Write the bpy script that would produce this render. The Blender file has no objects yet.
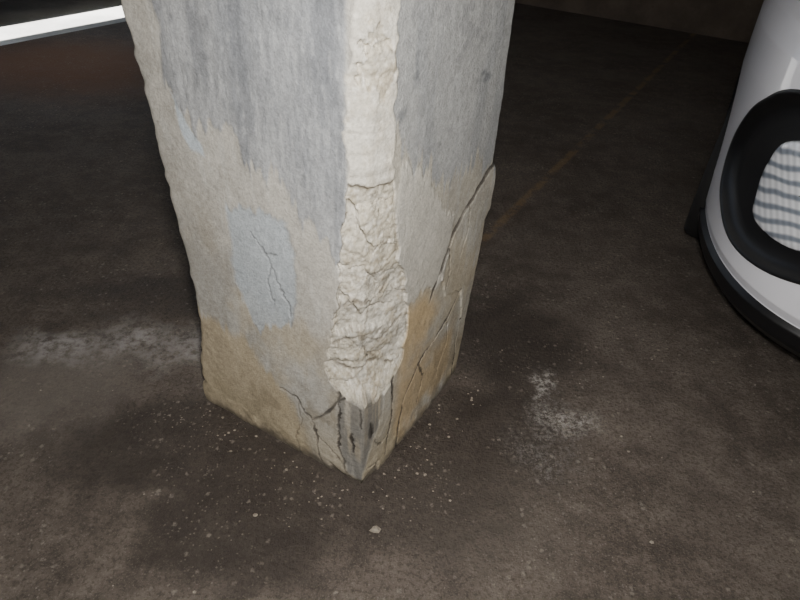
import bpy, math, random
import numpy as np
from mathutils import Vector, Matrix
random.seed(7); RS=np.random.RandomState(11)
AX=np.array([.49,.8717]); BX=np.array([-.8717,.49]); ROT=math.atan2(.8717,.49)
def ab(a,b,z=0.0): return (a*AX[0]+b*BX[0], a*AX[1]+b*BX[1], z)
def link(o): bpy.context.scene.collection.objects.link(o); return o
def lin(c): 
    c=np.array(c,float)/255.0
    return np.where(c<=.04045,c/12.92,((c+.055)/1.055)**2.4)
def L4(c): return tuple(lin(c))+(1.0,)
# ---------------------------------------------------------------- materials
class NT:
    def __init__(s,name):
        s.m=bpy.data.materials.new(name); s.m.use_nodes=True; s.t=s.m.node_tree; s.n=s.t.nodes; s.b=s.n['Principled BSDF']
    def add(s,ty,**k):
        n=s.n.new(ty)
        for a,v in k.items():
            if a.startswith('i_'): n.inputs[a[2:]].default_value=v
            else: setattr(n,a,v)
        return n
    def l(s,a,b): s.t.links.new(a,b)
    def val(s,sock,x):
        if isinstance(x,(int,float,tuple)): sock.default_value=x
        else: s.l(x,sock)
    def math(s,op,x,y=None,clamp=False):
        n=s.add('ShaderNodeMath',operation=op,use_clamp=clamp); s.val(n.inputs[0],x)
        if y is not None: s.val(n.inputs[1],y)
        return n.outputs[0]
    def mix(s,f,a,b,bt='MIX'):
        n=s.add('ShaderNodeMix',data_type='RGBA',blend_type=bt); s.val(n.inputs[0],f); s.val(n.inputs[6],a); s.val(n.inputs[7],b); return n.outputs[2]
    def noise(s,scale,detail=5,vec=None,rough=.6,color=False):
        n=s.add('ShaderNodeTexNoise'); n.inputs['Scale'].default_value=scale; n.inputs['Detail'].default_value=detail; n.inputs['Roughness'].default_value=rough
        if vec is not None: s.l(vec,n.inputs['Vector'])
        return n.outputs['Color' if color else 'Fac']
    def rng(s,x,a,b,c=0.0,d=1.0,smooth=True):
        n=s.add('ShaderNodeMapRange'); 
        if smooth: n.interpolation_type='SMOOTHSTEP'
        s.l(x,n.inputs[0])
        for i,v in zip((1,2,3,4),(a,b,c,d)): n.inputs[i].default_value=v
        return n.outputs[0]
    def bump(s,h,strength,dist):
        n=s.add('ShaderNodeBump'); n.inputs['Strength'].default_value=strength; n.inputs['Distance'].default_value=dist; s.l(h,n.inputs['Height']); s.l(n.outputs[0],s.b.inputs['Normal'])
def simple(name,col,rough=.5,metal=0,coat=0,nscale=30,namt=.08,bump=0):
    t=NT(name); geo=t.add('ShaderNodeTexCoord').outputs['Object']
    n=t.noise(nscale,4,geo); f=t.rng(n,.3,.7,0,1)
    c=np.array(L4(col)); d=tuple(c[:3]*(1-namt))+(1,); e=tuple(np.minimum(c[:3]*(1+namt),1))+(1,)
    t.l(t.mix(f,d,e),t.b.inputs['Base Color'])
    t.b.inputs['Roughness'].default_value=rough; t.b.inputs['Metallic'].default_value=metal; t.b.inputs['Coat Weight'].default_value=coat
    if bump: t.bump(n,.5,bump)
    return t.m
# ---------------------------------------------------------------- numpy noise
def vn(x,y,seed):
    R=np.random.RandomState(seed).rand(256,256)
    xi=np.floor(x).astype(int); yi=np.floor(y).astype(int); fx=x-xi; fy=y-yi
    fx=fx*fx*(3-2*fx); fy=fy*fy*(3-2*fy)
    g=lambda i,j:R[i&255,j&255]
    return (g(xi,yi)*(1-fx)+g(xi+1,yi)*fx)*(1-fy)+(g(xi,yi+1)*(1-fx)+g(xi+1,yi+1)*fx)*fy
def fbm(x,y,seed,o=4,r=.55):
    v=0;a=1;t=0
    for i in range(o):
        v=v+a*vn(x*2**i+i*17.3,y*2**i+i*9.1,seed+i); t+=a; a*=r
    return v/t-.5
def ss(x,a,b):
    t=np.clip((x-a)/(b-a),0,1); return t*t*(3-2*t)
def segd(x,y,p,q):
    dx,dy=q[0]-p[0],q[1]-p[1]; t=np.clip(((x-p[0])*dx+(y-p[1])*dy)/(dx*dx+dy*dy+1e-12),0,1)
    return np.hypot(x-p[0]-t*dx,y-p[1]-t*dy)
def polyline(x,y,pts):
    d=np.full(x.shape,9.)
    for p,q in zip(pts[:-1],pts[1:]): d=np.minimum(d,segd(x,y,p,q))
    return d
def poly(x,y,pts):
    d=polyline(x,y,pts+[pts[0]]); ins=np.zeros(x.shape,bool)
    for p,q in zip(pts,pts[1:]+[pts[0]]):
        c=((p[1]>y)!=(q[1]>y))
        if abs(q[1]-p[1])>1e-9: ins^= c & (x<(q[0]-p[0])*(y-p[1])/(q[1]-p[1])+p[0])
    return np.where(ins,-d,d)
def grid_obj(name,P,closed=True,cols=None,mat=None,smooth=True,parent=None):
    r,c,_=P.shape; me=bpy.data.meshes.new(name)
    cc=c if closed else c-1
    i=np.arange(r-1)[:,None]; j=np.arange(cc)[None,:]
    f=np.stack([i*c+j,i*c+(j+1)%c,(i+1)*c+(j+1)%c,(i+1)*c+j],-1).reshape(-1,4)
    nf=len(f); me.vertices.add(r*c); me.vertices.foreach_set('co',P.reshape(-1).astype('f'))
    me.loops.add(nf*4); me.loops.foreach_set('vertex_index',f.reshape(-1).astype('i'))
    me.polygons.add(nf); me.polygons.foreach_set('loop_start',(np.arange(nf)*4).astype('i'))
    try: me.polygons.foreach_set('loop_total',np.full(nf,4,'i'))
    except Exception: pass
    me.update(calc_edges=True); me.validate()
    if smooth: me.polygons.foreach_set('use_smooth',np.ones(len(me.polygons),bool))
    if cols is not None:
        at=me.color_attributes.new('Col','FLOAT_COLOR','POINT'); C=np.ones((r*c,4),'f'); C[:,:3]=cols.reshape(-1,3); at.data.foreach_set('color',C.reshape(-1))
    if mat is not None: me.materials.append(mat)
    o=link(bpy.data.objects.new(name,me))
    if parent: o.parent=parent
    return o
def pyobj(name,v,f,mat,parent=None,smooth=False):
    me=bpy.data.meshes.new(name); me.from_pydata([tuple(x) for x in v],[],f); me.update()
    if mat: me.materials.append(mat)
    if smooth:
        for p in me.polygons: p.use_smooth=True
    o=link(bpy.data.objects.new(name,me))
    if parent: o.parent=parent
    return o
def box(name,a0,a1,b0,b1,z0,z1,mat,parent=None):
    v=[ab(a,b,z) for z in (z0,z1) for a,b in ((a0,b0),(a1,b0),(a1,b1),(a0,b1))]
    f=[(3,2,1,0),(4,5,6,7),(0,1,5,4),(1,2,6,5),(2,3,7,6),(3,0,4,7)]
    return pyobj(name,v,f,mat,parent)
# ================================================================ FLOOR
def floor_mat():
    t=NT('dirty_concrete_floor'); P=t.add('ShaderNodeNewGeometry').outputs['Position']
    wn=t.noise(6,5,P,color=True)
    sub=t.add('ShaderNodeVectorMath',operation='SUBTRACT'); t.l(wn,sub.inputs[0]); sub.inputs[1].default_value=(.5,.5,.5)
    sc=t.add('ShaderNodeVectorMath',operation='SCALE'); t.l(sub.outputs[0],sc.inputs[0]); sc.inputs['Scale'].default_value=.30
    ad=t.add('ShaderNodeVectorMath',operation='ADD'); t.l(P,ad.inputs[0]); t.l(sc.outputs[0],ad.inputs[1]); PW=ad.outputs[0]
    def blob(x,y,r0,r1,ex=1,ey=1):
        m=t.add('ShaderNodeVectorMath',operation='SUBTRACT'); t.l(PW,m.inputs[0]); m.inputs[1].default_value=(x,y,0)
        k=t.add('ShaderNodeVectorMath',operation='MULTIPLY'); t.l(m.outputs[0],k.inputs[0]); k.inputs[1].default_value=(1/ex,1/ey,0)
        ln=t.add('ShaderNodeVectorMath',operation='LENGTH'); t.l(k.outputs[0],ln.inputs[0])
        return t.rng(ln.outputs['Value'],r0,r1,1,0)
    def mx(*a):
        o=a[0]
        for b in a[1:]: o=t.math('MAXIMUM',o,b)
        return o
    n1=t.noise(2.0,6,P); n2=t.noise(11,7,P,.7); n3=t.noise(90,4,P,.7); n4=t.noise(230,3,P,.7)
    col=t.mix(t.rng(n1,.35,.68),L4((78,70,63)),L4((100,91,83)))
    col=t.mix(t.math('MULTIPLY',t.rng(n2,.42,.68),.6),col,L4((120,110,100)))
    col=t.mix(t.math('MULTIPLY',t.rng(n2,.48,.34),.45),col,L4((60,53,48)))
    col=t.mix(t.math('MULTIPLY',t.rng(n3,.48,.60),.55),col,L4((60,53,47)))
    col=t.mix(t.math('MULTIPLY',t.rng(n4,.54,.66),.4),col,L4((134,125,114)))
    col=t.mix(t.math('MULTIPLY',blob(-2.2,4.0,.3,1.3,1,.7),.7),col,L4((118,82,54)))
    col=t.mix(t.math('MULTIPLY',blob(-.95,1.15,.3,1,.30,.28),.4),col,L4((132,124,116)))
    col=t.mix(t.math('MULTIPLY',blob(.25,.85,.3,1,.30,.22),.2),col,L4((128,120,110)))
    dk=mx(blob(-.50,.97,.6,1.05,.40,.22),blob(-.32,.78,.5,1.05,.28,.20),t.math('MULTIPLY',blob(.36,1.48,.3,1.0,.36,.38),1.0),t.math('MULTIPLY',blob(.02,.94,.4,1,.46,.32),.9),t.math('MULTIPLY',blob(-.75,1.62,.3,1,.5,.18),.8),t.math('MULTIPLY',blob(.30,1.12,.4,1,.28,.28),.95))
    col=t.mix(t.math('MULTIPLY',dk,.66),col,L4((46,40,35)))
    ef=mx(blob(-.58,1.37,.0,1,.22,.15),blob(-.80,1.36,.0,1,.26,.15),blob(-1.02,1.32,.0,1,.2,.10))
    ef=t.math('MULTIPLY',ef,t.rng(t.noise(28,7,P,.75),.36,.60))
    col=t.mix(t.math('MULTIPLY',ef,.8),col,L4((166,161,156)))
    ef2=mx(blob(.49,1.17,.0,1,.15,.10),blob(.44,1.29,.0,1,.045,.14),t.math('MULTIPLY',blob(.40,1.05,.0,1,.17,.12),.35))
    ef2=t.math('MULTIPLY',ef2,t.rng(t.noise(60,7,P,.85),.44,.60))
    col=t.mix(t.math('MULTIPLY',ef2,.8),col,L4((180,175,168)))
    def specks(scale,thr,rad,dens,c,amt):
        nonlocal col
        v=t.add('ShaderNodeTexVoronoi'); v.inputs['Scale'].default_value=scale; 
        dn=t.add('ShaderNodeVectorMath',operation='ADD'); t.l(P,dn.inputs[0])
        w=t.add('ShaderNodeVectorMath',operation='SCALE'); t.l(t.noise(scale*2.5,2,P,color=True),w.inputs[0]); w.inputs['Scale'].default_value=.8/scale; t.l(w.outputs[0],dn.inputs[1]); t.l(dn.outputs[0],v.inputs['Vector'])
        sep=t.add('ShaderNodeSeparateColor'); t.l(v.outputs['Color'],sep.inputs[0])
        sel=t.rng(sep.outputs[0],thr,thr+.02); d=t.rng(v.outputs['Distance'],rad*.3,rad,1,0)
        dm=t.rng(t.noise(3.1,3,P),dens,dens+.16)
        m=t.math('MULTIPLY',t.math('MULTIPLY',sel,d),dm)
        col=t.mix(t.math('MULTIPLY',m,amt),col,c)
    specks(60,.84,.42,.40,L4((148,139,128)),.5)
    specks(140,.84,.45,.42,L4((148,139,128)),.45)
    specks(26,.90,.18,.44,L4((165,156,144)),.6)
    dt=t.add('ShaderNodeVectorMath',operation='DOT_PRODUCT'); t.l(P,dt.inputs[0]); dt.inputs[1].default_value=(BX[0],BX[1],0)
    da=t.add('ShaderNodeVectorMath',operation='DOT_PRODUCT'); t.l(P,da.inputs[0]); da.inputs[1].default_value=(AX[0],AX[1],0)
    ln=t.rng(t.math('ABSOLUTE',t.math('SUBTRACT',dt.outputs['Value'],.755)),.008,.03,1,0)
    ln=t.math('MULTIPLY',ln,t.rng(da.outputs['Value'],1.3,1.6))
    ln=t.math('MULTIPLY',ln,t.rng(t.noise(9,5,P),.36,.58)); col=t.mix(t.math('MULTIPLY',ln,.4),col,L4((150,120,80)))
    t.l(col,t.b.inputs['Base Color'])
    t.l(t.rng(t.math('ADD',n2,t.math('MULTIPLY',dk,-.2)),.2,.7,.6,.9),t.b.inputs['Roughness']); t.b.inputs['Specular IOR Level'].default_value=.22
    h=t.math('ADD',t.math('MULTIPLY',n2,.8),t.math('MULTIPLY',n3,.4)); t.bump(h,.8,.018)
    return t.m
A0,A1,B0,B1=-4.0,6.7,-6.0,4.64
MF=floor_mat()
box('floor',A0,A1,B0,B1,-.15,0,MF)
def conc(name,c,sc=3):
    t=NT(name); P=t.add('ShaderNodeNewGeometry').outputs['Position']
    n=t.noise(sc,6,P); m=t.noise(40,4,P); c=np.array(c)
    col=t.mix(t.rng(n,.35,.65),L4(c*.8),L4(c)); col=t.mix(t.math('MULTIPLY',t.rng(m,.5,.7),.3),col,L4(c*.7))
    t.l(col,t.b.inputs['Base Color']); t.b.inputs['Roughness'].default_value=.85; t.bump(m,.4,.01); return t.m
MW=conc('rendered_wall',(110,96,82)); MC=conc('ceiling_concrete',(150,148,142))
box('wall_back',A1,A1+.2,B0,B1,0,2.6,MW)
box('wall_front',A0-.2,A0,B0,B1,0,2.6,MW)
box('wall_right',A0-.2,A1+.2,B0-.2,B0,0,2.6,MW)
box('ceiling',A0-.2,A1+.2,B0-.2,B1+.2,2.6,2.8,MC)
wl=link(bpy.data.objects.new('wall_left',None))
box('wall_left_pier_1',A0-.2,1.2,B1,B1+.2,0,2.6,MW,wl)
box('wall_left_pier_2',5.6,A1+.2,B1,B1+.2,0,2.6,MW,wl)
box('wall_left_lintel',1.2,5.6,B1,B1+.2,2.25,2.6,MW,wl)
MP=conc('outdoor_paving',(215,212,205),1.5)
box('pavement_outside',-12,18,B1+.001,26,-.15,-.003,MP)
# ================================================================ PILLAR
def pillar():
    a0,b0=.751,.4925
    ds=.0024
    sl=np.linspace(-1,0,218)[:-1]; sr=np.linspace(0,1,230)
    zf=np.concatenate([np.arange(-.02,1.16,ds),np.linspace(1.165,2.6,80)])
    S,Z=np.meshgrid(np.concatenate([sl*.52,sr*.55]),zf)
    zn=Z[:,0]
    WL=np.interp(zn,[0,.13,.25,.37,.5,.66,.81,1.0,2.6],[.542,.530,.508,.503,.512,.528,.538,.560,.558])+.012*fbm(zn*14,zn*0,3)+.012*(vn(zn*45,zn*0,5)-.5)
    WR=np.interp(zn,[0,.11,.30,.45,.60,.64,.66,.82,1.0,2.6],[.515,.535,.555,.570,.575,.565,.550,.545,.530,.53])+.007*fbm(zn*16,zn*0,8)
    left=S<0; Q=np.abs(S); W=np.where(left,WL[:,None],WR[:,None]); q=Q/np.where(left,.52,.55)*W
    s=np.where(left,-q,q)
    w1=fbm(s*18,Z*18,21); w2=fbm(s*18+50,Z*18,22); wb=fbm(s*75,Z*9,23,3); wf=fbm(s*90,Z*90,24,3)
    X=s+.03*w1; Y=Z+.03*w2
    Xb=s+.012*w1; Yb=Z+.13*wb+.02*w2
    def M(p,soft=.004,x=X,y=Y): return ss(-poly(x,y,p),-soft,soft)
    dark=M([(-.53,2.9),(-.47,1.05),(-.449,.988),(-.471,.87),(-.426,.815),(-.307,.834),(-.278,.775),(-.185,.742),(-.153,.692),(-.108,.654),(-.05,.645),(-.035,2.9)],.006,Xb,Yb)
    dark2=M([(-.36,2.9),(-.32,1.0),(-.28,.86),(-.2,.83),(-.12,.76),(-.05,.72),(-.03,2.9)],.03,Xb,Yb)
    rdark=M([(.03,2.9),(.05,.9),(.10,.82),(.20,.765),(.27,.69),(.34,.72),(.42,.70),(.6,.62),(.6,2.9)],.008,Xb,Yb)
    blue=M([(-.345,.655),(-.30,.672),(-.248,.676),(-.188,.672),(-.178,.58),(-.184,.46),(-.20,.42),(-.24,.39),(-.285,.355),(-.325,.42),(-.336,.452),(-.351,.551)],.006,s+.030*w1,Z+.05*wb+.02*w2)
    blue2=M([(-.455,.86),(-.44,.825),(-.417,.80),(-.385,.745),(-.42,.754),(-.445,.79)],.004)
    beige=M([(-.6,.36),(-.522,.331),(-.439,.303),(-.356,.312),(-.295,.248),(-.225,.21),(-.18,.10),(-.14,-.1),(-.6,-.1)],.018,X,Y+.06*wb)
    light=M([(.10,.81),(.20,.75),(.26,.67),(.35,.59),(.33,.50),(.31,.44),(.14,.47),(.08,.6)],.006,Xb,Y+.05*wb)
    orange=M([(.15,.46),(.24,.44),(.33,.36),(.42,.25),(.44,.1),(.40,-.05),(.20,-.1),(.13,.08)],.03)
    greyb=M([(-.075,.295),(.02,.30),(.085,.29),(.07,.18),(.03,.10),(-.01,.02),(-.06,.04)],.008,X,Y+.04*wb)
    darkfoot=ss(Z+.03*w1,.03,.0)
    zl=[.25,.28,.30,.33,.43,.54,.66,.78,.89,1.0,1.08,2.6]; ll=[.03,.06,.085,.095,.089,.074,.062,.050,.046,.040,.038,.038]
    zr=[.25,.30,.40,.47,.62,.76,.97,1.07,2.6]; rr=[.09,.145,.165,.150,.112,.082,.070,.062,.06]
    LL=np.interp(zn,zl,ll)[:,None]*(1+0*s)+.035*fbm(Z*9,Z*0,31)*ss(Z,1.2,.3)+.022*fbm(Z*40,Z*0,33)+.016*w1
    RR=np.interp(zn,zr,rr)[:,None]*(1+0*s)+.03*fbm(Z*8,Z*0,32)+.022*fbm(Z*40,Z*0,34)+.016*w2
    chip=ss(s+LL,-.001,.003)*ss(RR-s,-.001,.003)*ss(Z+.06*w1+.02*wf+.08*np.abs(s-.03),.262,.272)
    rub=ss(Z+.04*w1+.02*s,.795,.785)
    rub=np.maximum(rub,ss(np.hypot((s-.0)/.05,(Z-.985)/.06)+2*w1+1.0*wf,1.0,.8)*.8)
    hh=np.zeros_like(s); edge=np.zeros_like(s); cellc=np.zeros_like(s)
    idx=(s>-.15)&(s<.24)&(Z<1.2)&(Z>.2)
    sx=s[idx]+.040*w1[idx]+.008*wf[idx]; zx=Z[idx]+.040*w2[idx]+.008*wf[idx]+.35*s[idx]
    def voro(n,seed,ay=1.):
        R=np.random.RandomState(seed); px=R.uniform(-.15,.24,n); pz=R.uniform(.10,1.30,n); ph=R.uniform(-1,1,n); gx=R.uniform(-1,1,n); gz=R.uniform(-1,1,n)
        d1=np.full(sx.shape,9.);d2=d1.copy();k=np.zeros(sx.shape,int)
        for i in range(n):
            d=np.hypot(sx-px[i],(zx-pz[i])*ay); m=d<d1; d2=np.where(m,d1,np.minimum(d2,d)); k=np.where(m,i,k); d1=np.where(m,d,d1)
        return ph[k],gx[k]*(sx-px[k]),gz[k]*(zx-pz[k]),d2-d1,k
    p1,g1,g2,e1,k1=voro(48,19,1.8); p2,g3,g4,e2,k2=voro(700,6,1.3)
    big=ss(p1,-.8,.3)
    hh[idx]=.0042*p1+.10*g1+.18*g2+.0010*p2*big+.09*(g3+g4)*big
    edge[idx]=ss(e1,.0036,.0)*(ss(vn(sx*30,zx*30,77),.40,.55))
    cellc[idx]=p1*.75+p2*.25
    crumb=fbm(s*110,Z*110,87,3); crumb2=fbm(s*30,Z*34,88,4)
    LR=LL+RR; tt=np.clip((s+LL)/LR,0,1)
    PA=np.where(left,a0,a0+q); PB=np.where(left,b0+q,b0)
    NA=np.where(left,-1.,0.); NB=np.where(left,0.,-1.)
    r=.012; tc=np.clip(1-q/r,0,1); ins=r*(1-np.sqrt(1-tc*tc*.999))*.5
    PA=PA+ins*.7; PB=PB+ins*.7
    r=.02; tc=np.clip((q-(W-r))/r,0,1); inset=r*(1-np.sqrt(1-tc*tc*.999))
    CA=a0+RR*tt; CB=b0+LL*(1-tt); k=.66*chip
    bul=4*tt*(1-tt)
    PA2=PA+(CA-PA)*k; PB2=PB+(CB-PB)*k
    dg=chip*( (1-rub)*(.003+.005*fbm(s*25,Z*12,41)+.0015*wb+.001*crumb) + rub*(-.005+hh*ss(bul,.0,.25)-.004*edge+.0046*crumb+.008*crumb2) )
    NA2=NA*(1-chip)+chip*(-.7071); NB2=NB*(1-chip)+chip*(-.7071)
    xc=s+.014*w1+.010*wf; yc=Z+.020*w2+.010*wf
    def CR(pts,w): 
        d=polyline(xc,yc,pts); ww=w*(.3+1.4*vn(s*28,Z*28,55)); return ss(d,ww*.5+.0022,ww*.5-.0002), ss(d,ww*.5+.0030,ww*.5)*np.clip(.38+ww*120,0,1)
    cr=np.zeros_like(s); crc=np.zeros_like(s)
    for pts,w in [([(.58,.66),(.50,.645),(.42,.60),(.35,.555),(.30,.47),(.27,.40)],.0055),
                  ([(.33,.52),(.35,.45),(.34,.40)],.003),([(.42,.60),(.43,.52),(.40,.46)],.0015),
                  ([(.44,.34),(.38,.28),(.30,.25),(.24,.23),(.18,.16),(.16,.06),(.15,-.04)],.0065),
                  ([(.52,.50),(.50,.34),(.475,.2),(.465,.08),(.47,-.02)],.010),
                  ([(.24,.23),(.27,.16),(.25,.08)],.003),([(.38,.28),(.40,.20),(.36,.12)],.0015),
                  ([(-.285,.615),(-.27,.60),(-.235,.56),(-.225,.52),(-.20,.48),(-.195,.44)],.0016),
                  ([(-.25,.58),(-.22,.585)],.001),([(-.235,.56),(-.25,.51),(-.24,.46)],.0006),
                  ([(-.24,.205),(-.19,.20),(-.15,.145),(-.135,.10),(-.13,.03),(-.11,-.02)],.0030),
                  ([(-.15,.145),(-.10,.20),(-.07,.26),(-.05,.28)],.0032),([(-.13,.10),(-.08,.07),(-.05,.02)],.0015),
                  ([(-.19,.20),(-.18,.13),(-.20,.06),(-.19,-.02)],.0006),
                  ([(-.072,.29),(-.068,.2),(-.07,.12),(-.055,.03)],.0035),
                  ([(.03,.20),(.04,.15)],.004),([(-.035,.17),(-.03,.11)],.005),([(-.015,.26),(-.012,.20)],.003),([(.115,.28),(.125,.14),(.10,.02)],.005),
                  ([(.05,.12),(.08,.08),(.11,.09)],.003),([(.02,.05),(.06,.03),(.07,-.02)],.003)]:
        a_,b_=CR(pts,w); cr=np.maximum(cr,a_); crc=np.maximum(crc,b_)
    chc=np.zeros_like(s)
    for pts,w in [([(-.07,.50),(-.02,.54),(.03,.52),(.09,.56)],.003),([(-.08,.42),(0,.44),(.06,.40),(.14,.44)],.003),([(.0,.44),(.02,.37),(.08,.33)],.002),([(-.09,.36),(-.03,.34),(.04,.345),(.12,.31)],.004),([(-.05,.66),(.0,.64),(.06,.67)],.002),([(.03,.52),(.02,.47),(.0,.44)],.002),([(-.05,.60),(.02,.59),(.08,.61)],.002)]:
        chc=np.maximum(chc,CR(pts,w)[1])
    side=ss(np.minimum(np.abs(s+LL),np.abs(s-RR)),.004,.001)*chip*ss(vn(s*0,Z*22,61),.35,.6)*rub
    slab=M([(.60,.66),(.50,.645),(.42,.60),(.35,.555),(.30,.47),(.34,.38),(.44,.34),(.48,.2),(.47,-.1),(.7,-.1)],.002)
    lowr=M([(.70,.6),(.52,.50),(.50,.34),(.475,.2),(.465,-.1),(.7,-.1)],.003)
    brk=M([(-.10,.03),(-.05,.015),(.02,.025),(.07,.015),(.10,-.1),(-.12,-.1)],.003,s+.05*w1+.02*wf,Z+.05*w2+.02*wf)
    disp=.005*fbm(s*5,Z*5,62)+.0016*w1+.0008*wf + .0016*dark*(0.5+wb) - .0010*blue +.004*slab-.009*lowr +.0018*light -.0026*cr -.002*greyb -.006*brk
    disp=disp-inset+ .010*ss(Z,.10,0)*(w1+.25)
    disp=disp*(1-chip)+dg-.003*chc*chip
    PA2=PA2+NA2*disp; PB2=PB2+NB2*disp
    def C(c): return lin(c)[None,None,:]
    def mixc(col,c,m): return col*(1-m[...,None])+C(c)*m[...,None]
    col=np.ones(s.shape+(3,))*C((178,173,163))
    col=mixc(col,(174,167,152),np.where(left,0,1)*.8)
    col=mixc(col,(190,187,179),ss(wb+w1*.6,.0,.25)*.5)
    col=mixc(col,(150,146,138),ss(fbm(s*9,Z*6,70),.0,.22)*.5)
    blot=fbm(s*14,Z*11,95,5,.65); col=mixc(col,(146,141,131),ss(blot,.04,.22)*.35)
    col=mixc(col,(172,156,126),ss(fbm(s*7,Z*5,96),-.03,.18)*ss(Z,.75,.3)*.55)
    fib=.8*fbm(s*130,Z*30,71,2)+.2*fbm(s*20,Z*120,72,2); grain=fbm(s*180,Z*150,97,2)
    str_=fbm(s*22,Z*4,78,4)
    col=mixc(col,(150,151,152),dark*.9); col=mixc(col,(126,128,131),dark2*dark*.65)
    col=mixc(col,(112,114,118),dark*ss(str_,.0,.22)*.5); col=mixc(col,(170,170,169),dark*ss(-str_,.02,.25)*.4)
    col=mixc(col,(104,106,109),dark*ss(fib,.06,.25)*.4); col=mixc(col,(184,184,182),dark*ss(-fib,.1,.25)*.3)
    col=mixc(col,(157,157,155),rdark*.9); col=mixc(col,(138,139,139),rdark*ss(str_,.0,.2)*.55)
    col=mixc(col,(112,112,114),rdark*ss(fbm(s*60,Z*60,73,3)+fbm(s*6,Z*8,74),.16,.34)*.35)
    for (mx_,mz_,sx_,sz_) in [(.13,.97,.014,.05),(.43,.885,.05,.012),(.09,.90,.02,.015),(.40,.90,.02,.01)]:
        col=mixc(col,(90,93,97),ss(np.hypot((s-mx_)/sx_,(Z-mz_)/sz_)+1.6*w1+1.0*wf,1.0,.1)*.6)
    col=mixc(col,(188,183,172),light*.8)
    col=mixc(col,(172,180,186),blue*.74); col=mixc(col,(184,192,197),blue2*.9)
    edg=ss(np.abs(blue-.5),.5,.1)*ss(wb,-.1,.15); col=mixc(col,(128,128,127),edg*.4)
    col=mixc(col,(180,162,130),beige*.74); col=mixc(col,(190,163,120),orange*.72*ss(fbm(s*8,Z*8,90),-.25,.1))
    col=mixc(col,(174,160,132),ss(Z+.05*w1,.22,.05)*np.where(left,.55,.7)*(1-greyb)*(1-orange))
    col=mixc(col,(132,120,98),ss(blot,.02,.2)*ss(Z,.34,.1)*.45)
    col=mixc(col,(124,121,115),greyb*.85*ss(wb,-.3,.05))
    col=mixc(col,(70,66,62),ss(np.hypot((s-.035)/.010,(Z-.17)/.03)+1.2*w1,1,.6)*.8)
    col=mixc(col,(150,140,122),brk*.7)
    cc=np.ones(s.shape+(3,))*C((192,186,173)); 
    r2=np.clip(.5+.5*cellc,0,1)*rub; cc=cc*(1-r2[...,None])+C((178,169,150))*r2[...,None]
    cc=mixc(cc,(162,150,128),ss(crumb2,.02,.2)*(.3+.35*rub)); cc=mixc(cc,(204,199,188),ss(wf,.1,.25)*.5)
    cc=mixc(cc,(134,125,110),ss(crumb,.06,.25)*rub*.6); cc=mixc(cc,(214,209,199),ss(-crumb,.08,.25)*rub*.45)
    cc=mixc(cc,(96,86,72),edge*rub*.5)
    cc=mixc(cc,(84,75,63),chc*.7)
    cc=mixc(cc,(100,90,76),ss(np.abs(Z+.04*w1+.02*s-.788),.005,.001)*.8)
    col=col*(1-chip[...,None])+cc*chip[...,None]
    col=mixc(col,(50,44,39),np.clip(crc*(1-chip)*.92+side*.6,0,1))
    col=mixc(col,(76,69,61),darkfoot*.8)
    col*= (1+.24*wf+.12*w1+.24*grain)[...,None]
    rows=len(zf)
    XX=PA2*AX[0]+PB2*BX[0]; YY=PA2*AX[1]+PB2*BX[1]
    F=np.stack([XX,YY,Z],-1)
    nb=8; back=np.zeros((rows,2*nb-1,3)); bc=np.ones((rows,2*nb-1,3))*C((165,162,155))[0]
    for j in range(1,2*nb):
        if j<=nb: aa=a0+WR; bb=b0+WL*(j/nb)
        else: aa=a0+WR*(1-(j-nb)/nb); bb=b0+WL
        back[:,j-1,0]=aa*AX[0]+bb*BX[0]; back[:,j-1,1]=aa*AX[1]+bb*BX[1]; back[:,j-1,2]=zn
    P=np.concatenate([F,back],1); Cc=np.concatenate([col,bc],1)
    t=NT('weathered_plaster'); at=t.add('ShaderNodeVertexColor',layer_name='Col'); G=t.add('ShaderNodeNewGeometry').outputs['Position']
    n=t.noise(220,4,G,.7); n2=t.noise(60,4,G)
    c=t.mix(t.rng(n,.4,.66),at.outputs[0],t.mix(.22,at.outputs[0],(.02,.018,.015,1))); 
    t.l(c,t.b.inputs['Base Color']); t.b.inputs['Roughness'].default_value=.85; t.b.inputs['Specular IOR Level'].default_value=.3
    t.bump(t.math('ADD',n,n2),.5,.004)
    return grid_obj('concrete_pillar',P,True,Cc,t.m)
pillar()
# ================================================================ DEBRIS
def debris():
    v=[];f=[]
    def chip(x,y,r):
        n=len(v); k=random.randint(5,7); h=r*random.uniform(.3,.7); a0=random.random()*6
        for lv,sc in ((0,1),(h*.7,.85),(h,.45)):
            for i in range(k):
                rr=r*sc*random.uniform(.65,1.1); an=a0+i*2*math.pi/k
                v.append((x+rr*math.cos(an),y+rr*math.sin(an)*.8,lv+ (random.uniform(-.1,.1)*h if lv else 0)))
        for L in range(2):
            for i in range(k): f.append((n+L*k+i,n+L*k+(i+1)%k,n+(L+1)*k+(i+1)%k,n+(L+1)*k+i))
        f.append(tuple(n+2*k+i for i in range(k)))
    chip(-.021,.783,.014); chip(-.30,.80,.007); chip(.62,.80,.006)
    for i in range(160):
        if random.random()<.65:
            if random.random()<.5: a,b=.751-abs(random.gauss(.01,.06))-.012,random.uniform(.45,1.05)
            else: a,b=random.uniform(.72,1.3),.4925-abs(random.gauss(.01,.06))-.012
            p=ab(a,b)
        else: p=(random.uniform(-1.1,1.0),random.uniform(.45,1.5),0)
        q=np.array(p[:2]); A=q@AX; B=q@BX
        if .73<A<1.32 and .47<B<1.05: continue
        chip(p[0],p[1],random.choice([.0015,.002,.002,.003,.003,.0045]))
    pyobj('plaster_debris',v,f,simple('plaster_chip',(145,136,122),.9,nscale=60,namt=.25))
debris()
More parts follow.
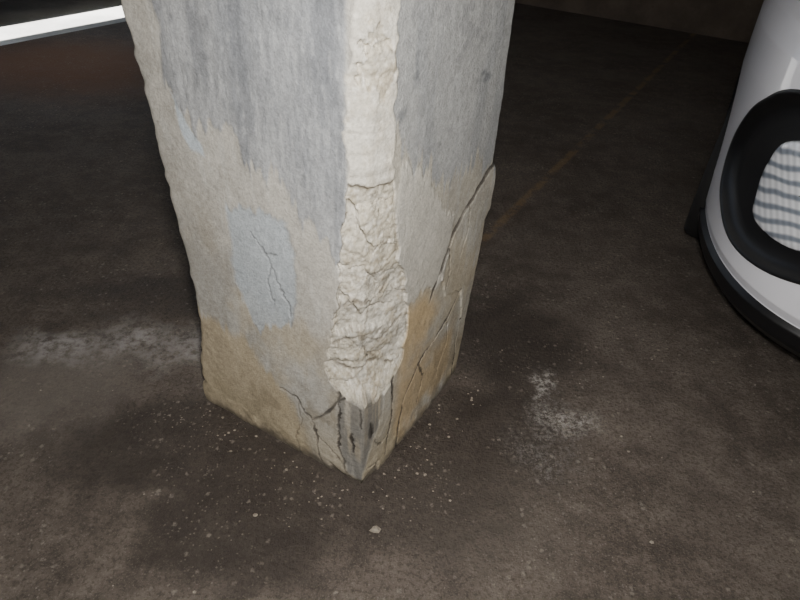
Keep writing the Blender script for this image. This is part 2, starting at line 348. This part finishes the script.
# ================================================================ CARS
def catmull(pts,n=12):
    out=[];m=len(pts)
    for i in range(m):
        p0,p1,p2,p3=[np.array(pts[(i+j)%m]) for j in (-1,0,1,2)]
        for k in range(n):
            t=k/n; out.append(.5*((2*p1)+(-p0+p2)*t+(2*p0-5*p1+4*p2-p3)*t*t+(-p0+3*p1-3*p2+p3)*t**3))
    return np.array(out)
ZK=[.13,.155,.20,.252,.258,.29,.40,.60,.75,.86,.93,.975,1.01,1.06,1.10,1.35,1.48,1.54,1.56]
XF=[.16,.06,.01,.00,.02,.005,.0,.01,.03,.07,.13,.24,.45,1.0,1.12,1.50,1.75,2.0,2.3]
XR=[.16,.08,.03,.00,.02,.01,.0,.0,.0,.0,.02,.03,.04,.06,.08,.28,.45,.7,1.0]
WK=[.76,.84,.87,.880,.865,.872,.882,.892,.900,.905,.900,.89,.875,.85,.83,.74,.69,.60,.40]
LEN=4.1; NE=3.7; XW1=-1.02; RW=.345
def prof(z):
    xf=np.interp(z,ZK,XF)-LEN/2; xr=LEN/2-np.interp(z,ZK,XR); return xf,xr,np.interp(z,ZK,WK)
def ringpt(z,th):
    xf,xr,w=prof(z); xc=(xf+xr)/2; hl=(xr-xf)/2
    c,s=np.cos(th),np.sin(th)
    return xc-hl*np.sign(c)*np.abs(c)**(2/NE), w*np.sign(s)*np.abs(s)**(2/NE)
TH=np.linspace(0,math.pi/2,600)
def arc(z):
    x,y=ringpt(z,TH); return x,y,np.concatenate([[0],np.cumsum(np.hypot(np.diff(x),np.diff(y)))])
def u_of(y,z):
    x,yy,u=arc(z); return np.interp(y,yy,u)
def surf(u,z,off=0,sgn=1):
    x,y,U=arc(z); e=.004
    px,py=np.interp(u,U,x),np.interp(u,U,y); qx,qy=np.interp(u+e,U,x),np.interp(u+e,U,y)
    tx,ty=qx-px,qy-py; L=math.hypot(tx,ty)+1e-9
    n=np.array([ty/L,-tx/L,0])
    # outward = away from the car's centre line, towards the nose
    if n[0]>0: n=-n
    if n[1]<0: n=np.array([n[0],-n[1],0])
    p=np.array([px,py,z])+n*off
    return (p[0],p[1]*sgn,p[2])
BEZ=[(.765,.405),(.793,.48),(.797,.60),(.765,.72),(.68,.80),(.45,.80),(.36,.64),(.38,.47),(.54,.385),(.69,.355)]
LENS=[(.670,.450),(.697,.52),(.702,.61),(.675,.69),(.54,.73),(.44,.68),(.42,.56),(.54,.46)]
def patch(name,pts,prof_,mat,par,sgn):
    B=np.array([(u_of(y,z),z) for y,z in catmull(pts,8)]); c=B.mean(0); rows=[]
    for r,off in prof_:
        rows.append([surf(*(c+(b-c)*r),off,sgn) for b in B])
    return grid_obj(name,np.array(rows),True,None,mat,True,par)
def tyre(name,xw,yw,par,mt,mr):
    R=.325; w=.10
    pr=[(.19,-w*.6),(.25,-w),(.30,-w),(.318,-w*.85),(R,-w*.6),(R,w*.6),(.318,w*.85),(.30,w),(.25,w),(.205,w*.85),(.20,w*.5)]
    n=48; P=np.array([[(xw+r*math.cos(2*math.pi*i/n),yw+y*np.sign(yw),R+r*math.sin(2*math.pi*i/n)) for i in range(n)] for r,y in pr])
    grid_obj(name,P,True,None,mt,True,par)
    v=[];f=[]
    for i in range(7):
        a=2*math.pi*i/7; k=len(v)
        for rr,hw in ((.03,.03),(.2,.018)):
            for sg in (-1,1):
                for d in (.04,.065):
                    v.append((xw+rr*math.cos(a)-sg*hw*math.sin(a),yw+d*np.sign(yw),R+rr*math.sin(a)+sg*hw*math.cos(a)))
        f+=[(k,k+1,k+3,k+2),(k+4,k+5,k+7,k+6),(k,k+4,k+6,k+2),(k+1,k+5,k+7,k+3),(k,k+1,k+5,k+4),(k+2,k+3,k+7,k+6)]
    pyobj(name+'_spokes',v,f,mr,par)
    pr=[(.205,.085),(.198,.05),(.19,.0),(.0,.0)]
    P=np.array([[(xw+r*math.cos(2*math.pi*i/n),yw+y*np.sign(yw),R+r*math.sin(2*math.pi*i/n)) for i in range(n)] for r,y in pr]); grid_obj(name+'_rim',P,True,None,mr,True,par)
M_BLK=simple('black_plastic',(20,20,22),.4); M_GLS=simple('tinted_glass',(14,16,18),.08,coat=.5,namt=.02); M_TY=simple('rubber',(24,23,22),.85,nscale=90); M_RIM=simple('alloy',(150,150,152),.3,1.0)
def lens_mat():
    t=NT('ribbed_headlamp_lens'); O=t.add('ShaderNodeTexCoord').outputs['Object']
    mp=t.add('ShaderNodeMapping'); mp.inputs['Rotation'].default_value=(.45,0,0); t.l(O,mp.inputs[0])
    w=t.add('ShaderNodeTexWave',bands_direction='Z'); w.inputs['Scale'].default_value=9; w.inputs['Distortion'].default_value=2.5; w.inputs['Detail'].default_value=1; t.l(mp.outputs[0],w.inputs['Vector'])
    w2=t.add('ShaderNodeTexWave',bands_direction='Y'); w2.inputs['Scale'].default_value=20; t.l(mp.outputs[0],w2.inputs['Vector'])
    c=t.mix(t.rng(w.outputs['Fac'],.3,1.0,0,1),L4((250,251,254)),L4((140,148,160)))
    c=t.mix(t.math('MULTIPLY',w2.outputs['Fac'],.25),c,L4((120,128,140)))
    t.l(c,t.b.inputs['Base Color'])
    t.b.inputs['Metallic'].default_value=.15; t.b.inputs['Roughness'].default_value=.22; t.b.inputs['Coat Weight'].default_value=.5
    t.bump(t.math('ADD',w.outputs['Fac'],w2.outputs['Fac']),.25,.003); return t.m
M_LENS=lens_mat()
def car(a,b,body_mat,flip=False):
    e=link(bpy.data.objects.new('car',None)); e.location=ab(a,b,0); e.rotation_euler=(0,0,ROT+(math.pi if flip else 0))
    zs=np.concatenate([np.linspace(p,q,6)[:-1] if q-p>.02 else np.array([p]) for p,q in zip(ZK[:-1],ZK[1:])]+[np.array([ZK[-1]])])
    zs=np.unique(np.concatenate([zs,np.linspace(.27,.98,110)]))
    nt=1200; th=np.linspace(-math.pi,math.pi,nt+1)[:-1]
    rows=[]
    lbs=catmull(BEZ,8); lb=[tuple(p) for p in lbs]
    for z in zs:
        x,y=ringpt(z,th); x=x.copy();y=y.copy()
        for xw in (XW1,1.35):
            d=np.hypot(x-xw,z-.33); m=(d<RW)&(np.abs(y)>.5); y=np.where(m,np.sign(y)*(np.abs(y)-.24),y)
        ins=(poly(np.abs(y),np.full_like(y,z),lb)<0)&(x<-.8)&(np.abs(y)>.3)&~((np.hypot(x-XW1,z-.33)<RW+.02))
        x=np.where(ins,x+.10,x); y=np.where(ins,y*.90,y)
        rows.append(np.stack([x,y,np.full_like(x,z)],-1))
    bot=rows[0].copy(); bot[:,:2]*=.01; top=rows[-1].copy(); top[:,0]=top[:,0]*.02+.1; top[:,1]*=.02; top[:,2]+=.012
    P=np.array([bot]+rows+[top])
    o=grid_obj('body',P,True,None,body_mat,True,e); me=o.data
    for m in (M_BLK,M_GLS): me.materials.append(m)
    cen=np.zeros(len(me.polygons)*3); me.polygons.foreach_get('center',cen); cen=cen.reshape(-1,3)
    mi=np.zeros(len(cen),'i'); mi[cen[:,2]<.2562]=1
    mi[((np.hypot(cen[:,0]-XW1,cen[:,2]-.33)<RW+.01)|(np.hypot(cen[:,0]-1.35,cen[:,2]-.33)<RW+.01))&(np.abs(cen[:,1])>.4)]=1
    g=(cen[:,2]>1.10)&(cen[:,2]<1.46); xf=np.interp(cen[:,2],ZK,XF)-LEN/2; w=np.interp(cen[:,2],ZK,WK)
    sidew=(np.abs(cen[:,1])>w*.93)&(np.abs(cen[:,0]-.25)>.05)&(np.abs(cen[:,0]-1.2)>.05)&(cen[:,0]>xf+.45)
    mi[g&(sidew|(np.abs(cen[:,1])<w*.85))]=2
    me.polygons.foreach_set('material_index',mi)
    for s in (1,-1):
        n='l' if s>0 else 'r'
        patch('headlamp_bezel_'+n,BEZ,[(1.05,-.003),(1.045,.003),(1.03,.005),(1.0,.004),(.985,.000),(.96,-.008),(.92,-.020),(.85,-.026),(.75,-.030),(.5,-.030),(.01,-.030)],M_BLK,e,s)
        patch('headlamp_lens_'+n,LENS,[(1.0,-.034),(.99,-.012),(.97,-.006),(.94,-.003),(.85,-.001),(.7,.0),(.5,.0),(.3,.0),(.01,.0)],M_LENS,e,s)
    G=[(.0,.45),(.12,.44),(.28,.46),(.29,.52),(.28,.60),(.12,.62),(.0,.62)]
    patch('grille_l',G,[(1.03,-.004),(1,.004),(.9,-.002),(.01,-.002)],M_BLK,e,1)
    patch('grille_r',G,[(1.03,-.004),(1,.004),(.9,-.002),(.01,-.002)],M_BLK,e,-1)
    for i,(xw,yw) in enumerate(((XW1,.755),(XW1,-.755),(1.35,.755),(1.35,-.755))): tyre('wheel_%d'%(i+1),xw,yw,e,M_TY,M_RIM)
    return e
M_WH=simple('white_car_paint',(238,237,242),.32,coat=.6,namt=.01,nscale=3)
M_DK=simple('dark_car_paint',(22,23,26),.3,coat=.6)
car(3.66,-.775,M_WH)
car(3.3,6.05,M_DK)
# ================================================================ LIGHTS
def area(name,loc,size,en,rot=None,target=None,col=(1,1,1),sy=None):
    d=bpy.data.lights.new(name,'AREA'); d.size=size; d.energy=en; d.color=col
    if sy: d.shape='RECTANGLE'; d.size_y=sy
    o=link(bpy.data.objects.new(name,d)); o.location=loc
    if target is not None: o.rotation_euler=(Vector(target)-Vector(loc)).to_track_quat('-Z','Y').to_euler()
    else: o.rotation_euler=rot or (0,0,0)
    return o
area('camera_flash',(.03,.03,1.33),.10,31,target=(0,1.5,.35),col=(1,.985,.96))
M_FILL=NT('fill_box_glow'); M_FILL.b.inputs['Emission Color'].default_value=(1,.97,.92,1); M_FILL.b.inputs['Emission Strength'].default_value=2  # glow for the unseen boxes added under the ceiling as ambient fill
for i,(a,b) in enumerate(((-1.4,1.8),(-1.0,-1.8),(3.2,2.2))):
    o=box('added_fill_box',a-.6,a+.6,b-.08,b+.08,2.53,2.6,M_FILL.m)
    area('added_fill_light_%d'%i,ab(a,b,2.50),1.2,(10,10,2.0)[i],rot=(0,0,ROT),col=(1,.96,.90),sy=.16)  # out-of-view area light, added to lift the ambient level
sd=bpy.data.lights.new('sun','SUN'); sd.energy=30; sd.angle=.01; so=link(bpy.data.objects.new('sun',sd))
so.rotation_euler=(Vector((-AX[0]*.7-BX[0]*.03,-AX[1]*.7-BX[1]*.03,-1))).to_track_quat('-Z','Y').to_euler()
w=bpy.data.worlds.new('sky'); bpy.context.scene.world=w; w.use_nodes=True
bg=w.node_tree.nodes['Background']; bg.inputs[0].default_value=(.65,.78,1,1); bg.inputs[1].default_value=1.0
# ================================================================ CAMERA
cd=bpy.data.cameras.new('camera'); cd.sensor_width=36; cd.lens=600/800*36; cd.clip_start=.02
co=link(bpy.data.objects.new('camera',cd)); co.location=(0,0,1.25)
f=Vector((0,.8,-.6)); up=Vector((0,.6,.8)); rt=Vector((1,0,0))
phi=math.atan2(.0685,.9976)
X=rt*math.cos(phi)+up*math.sin(phi); Yv=-rt*math.sin(phi)+up*math.cos(phi); Zv=-f
co.matrix_world=Matrix(((X.x,Yv.x,Zv.x,0),(X.y,Yv.y,Zv.y,0),(X.z,Yv.z,Zv.z,1.25),(0,0,0,1)))
bpy.context.scene.camera=co
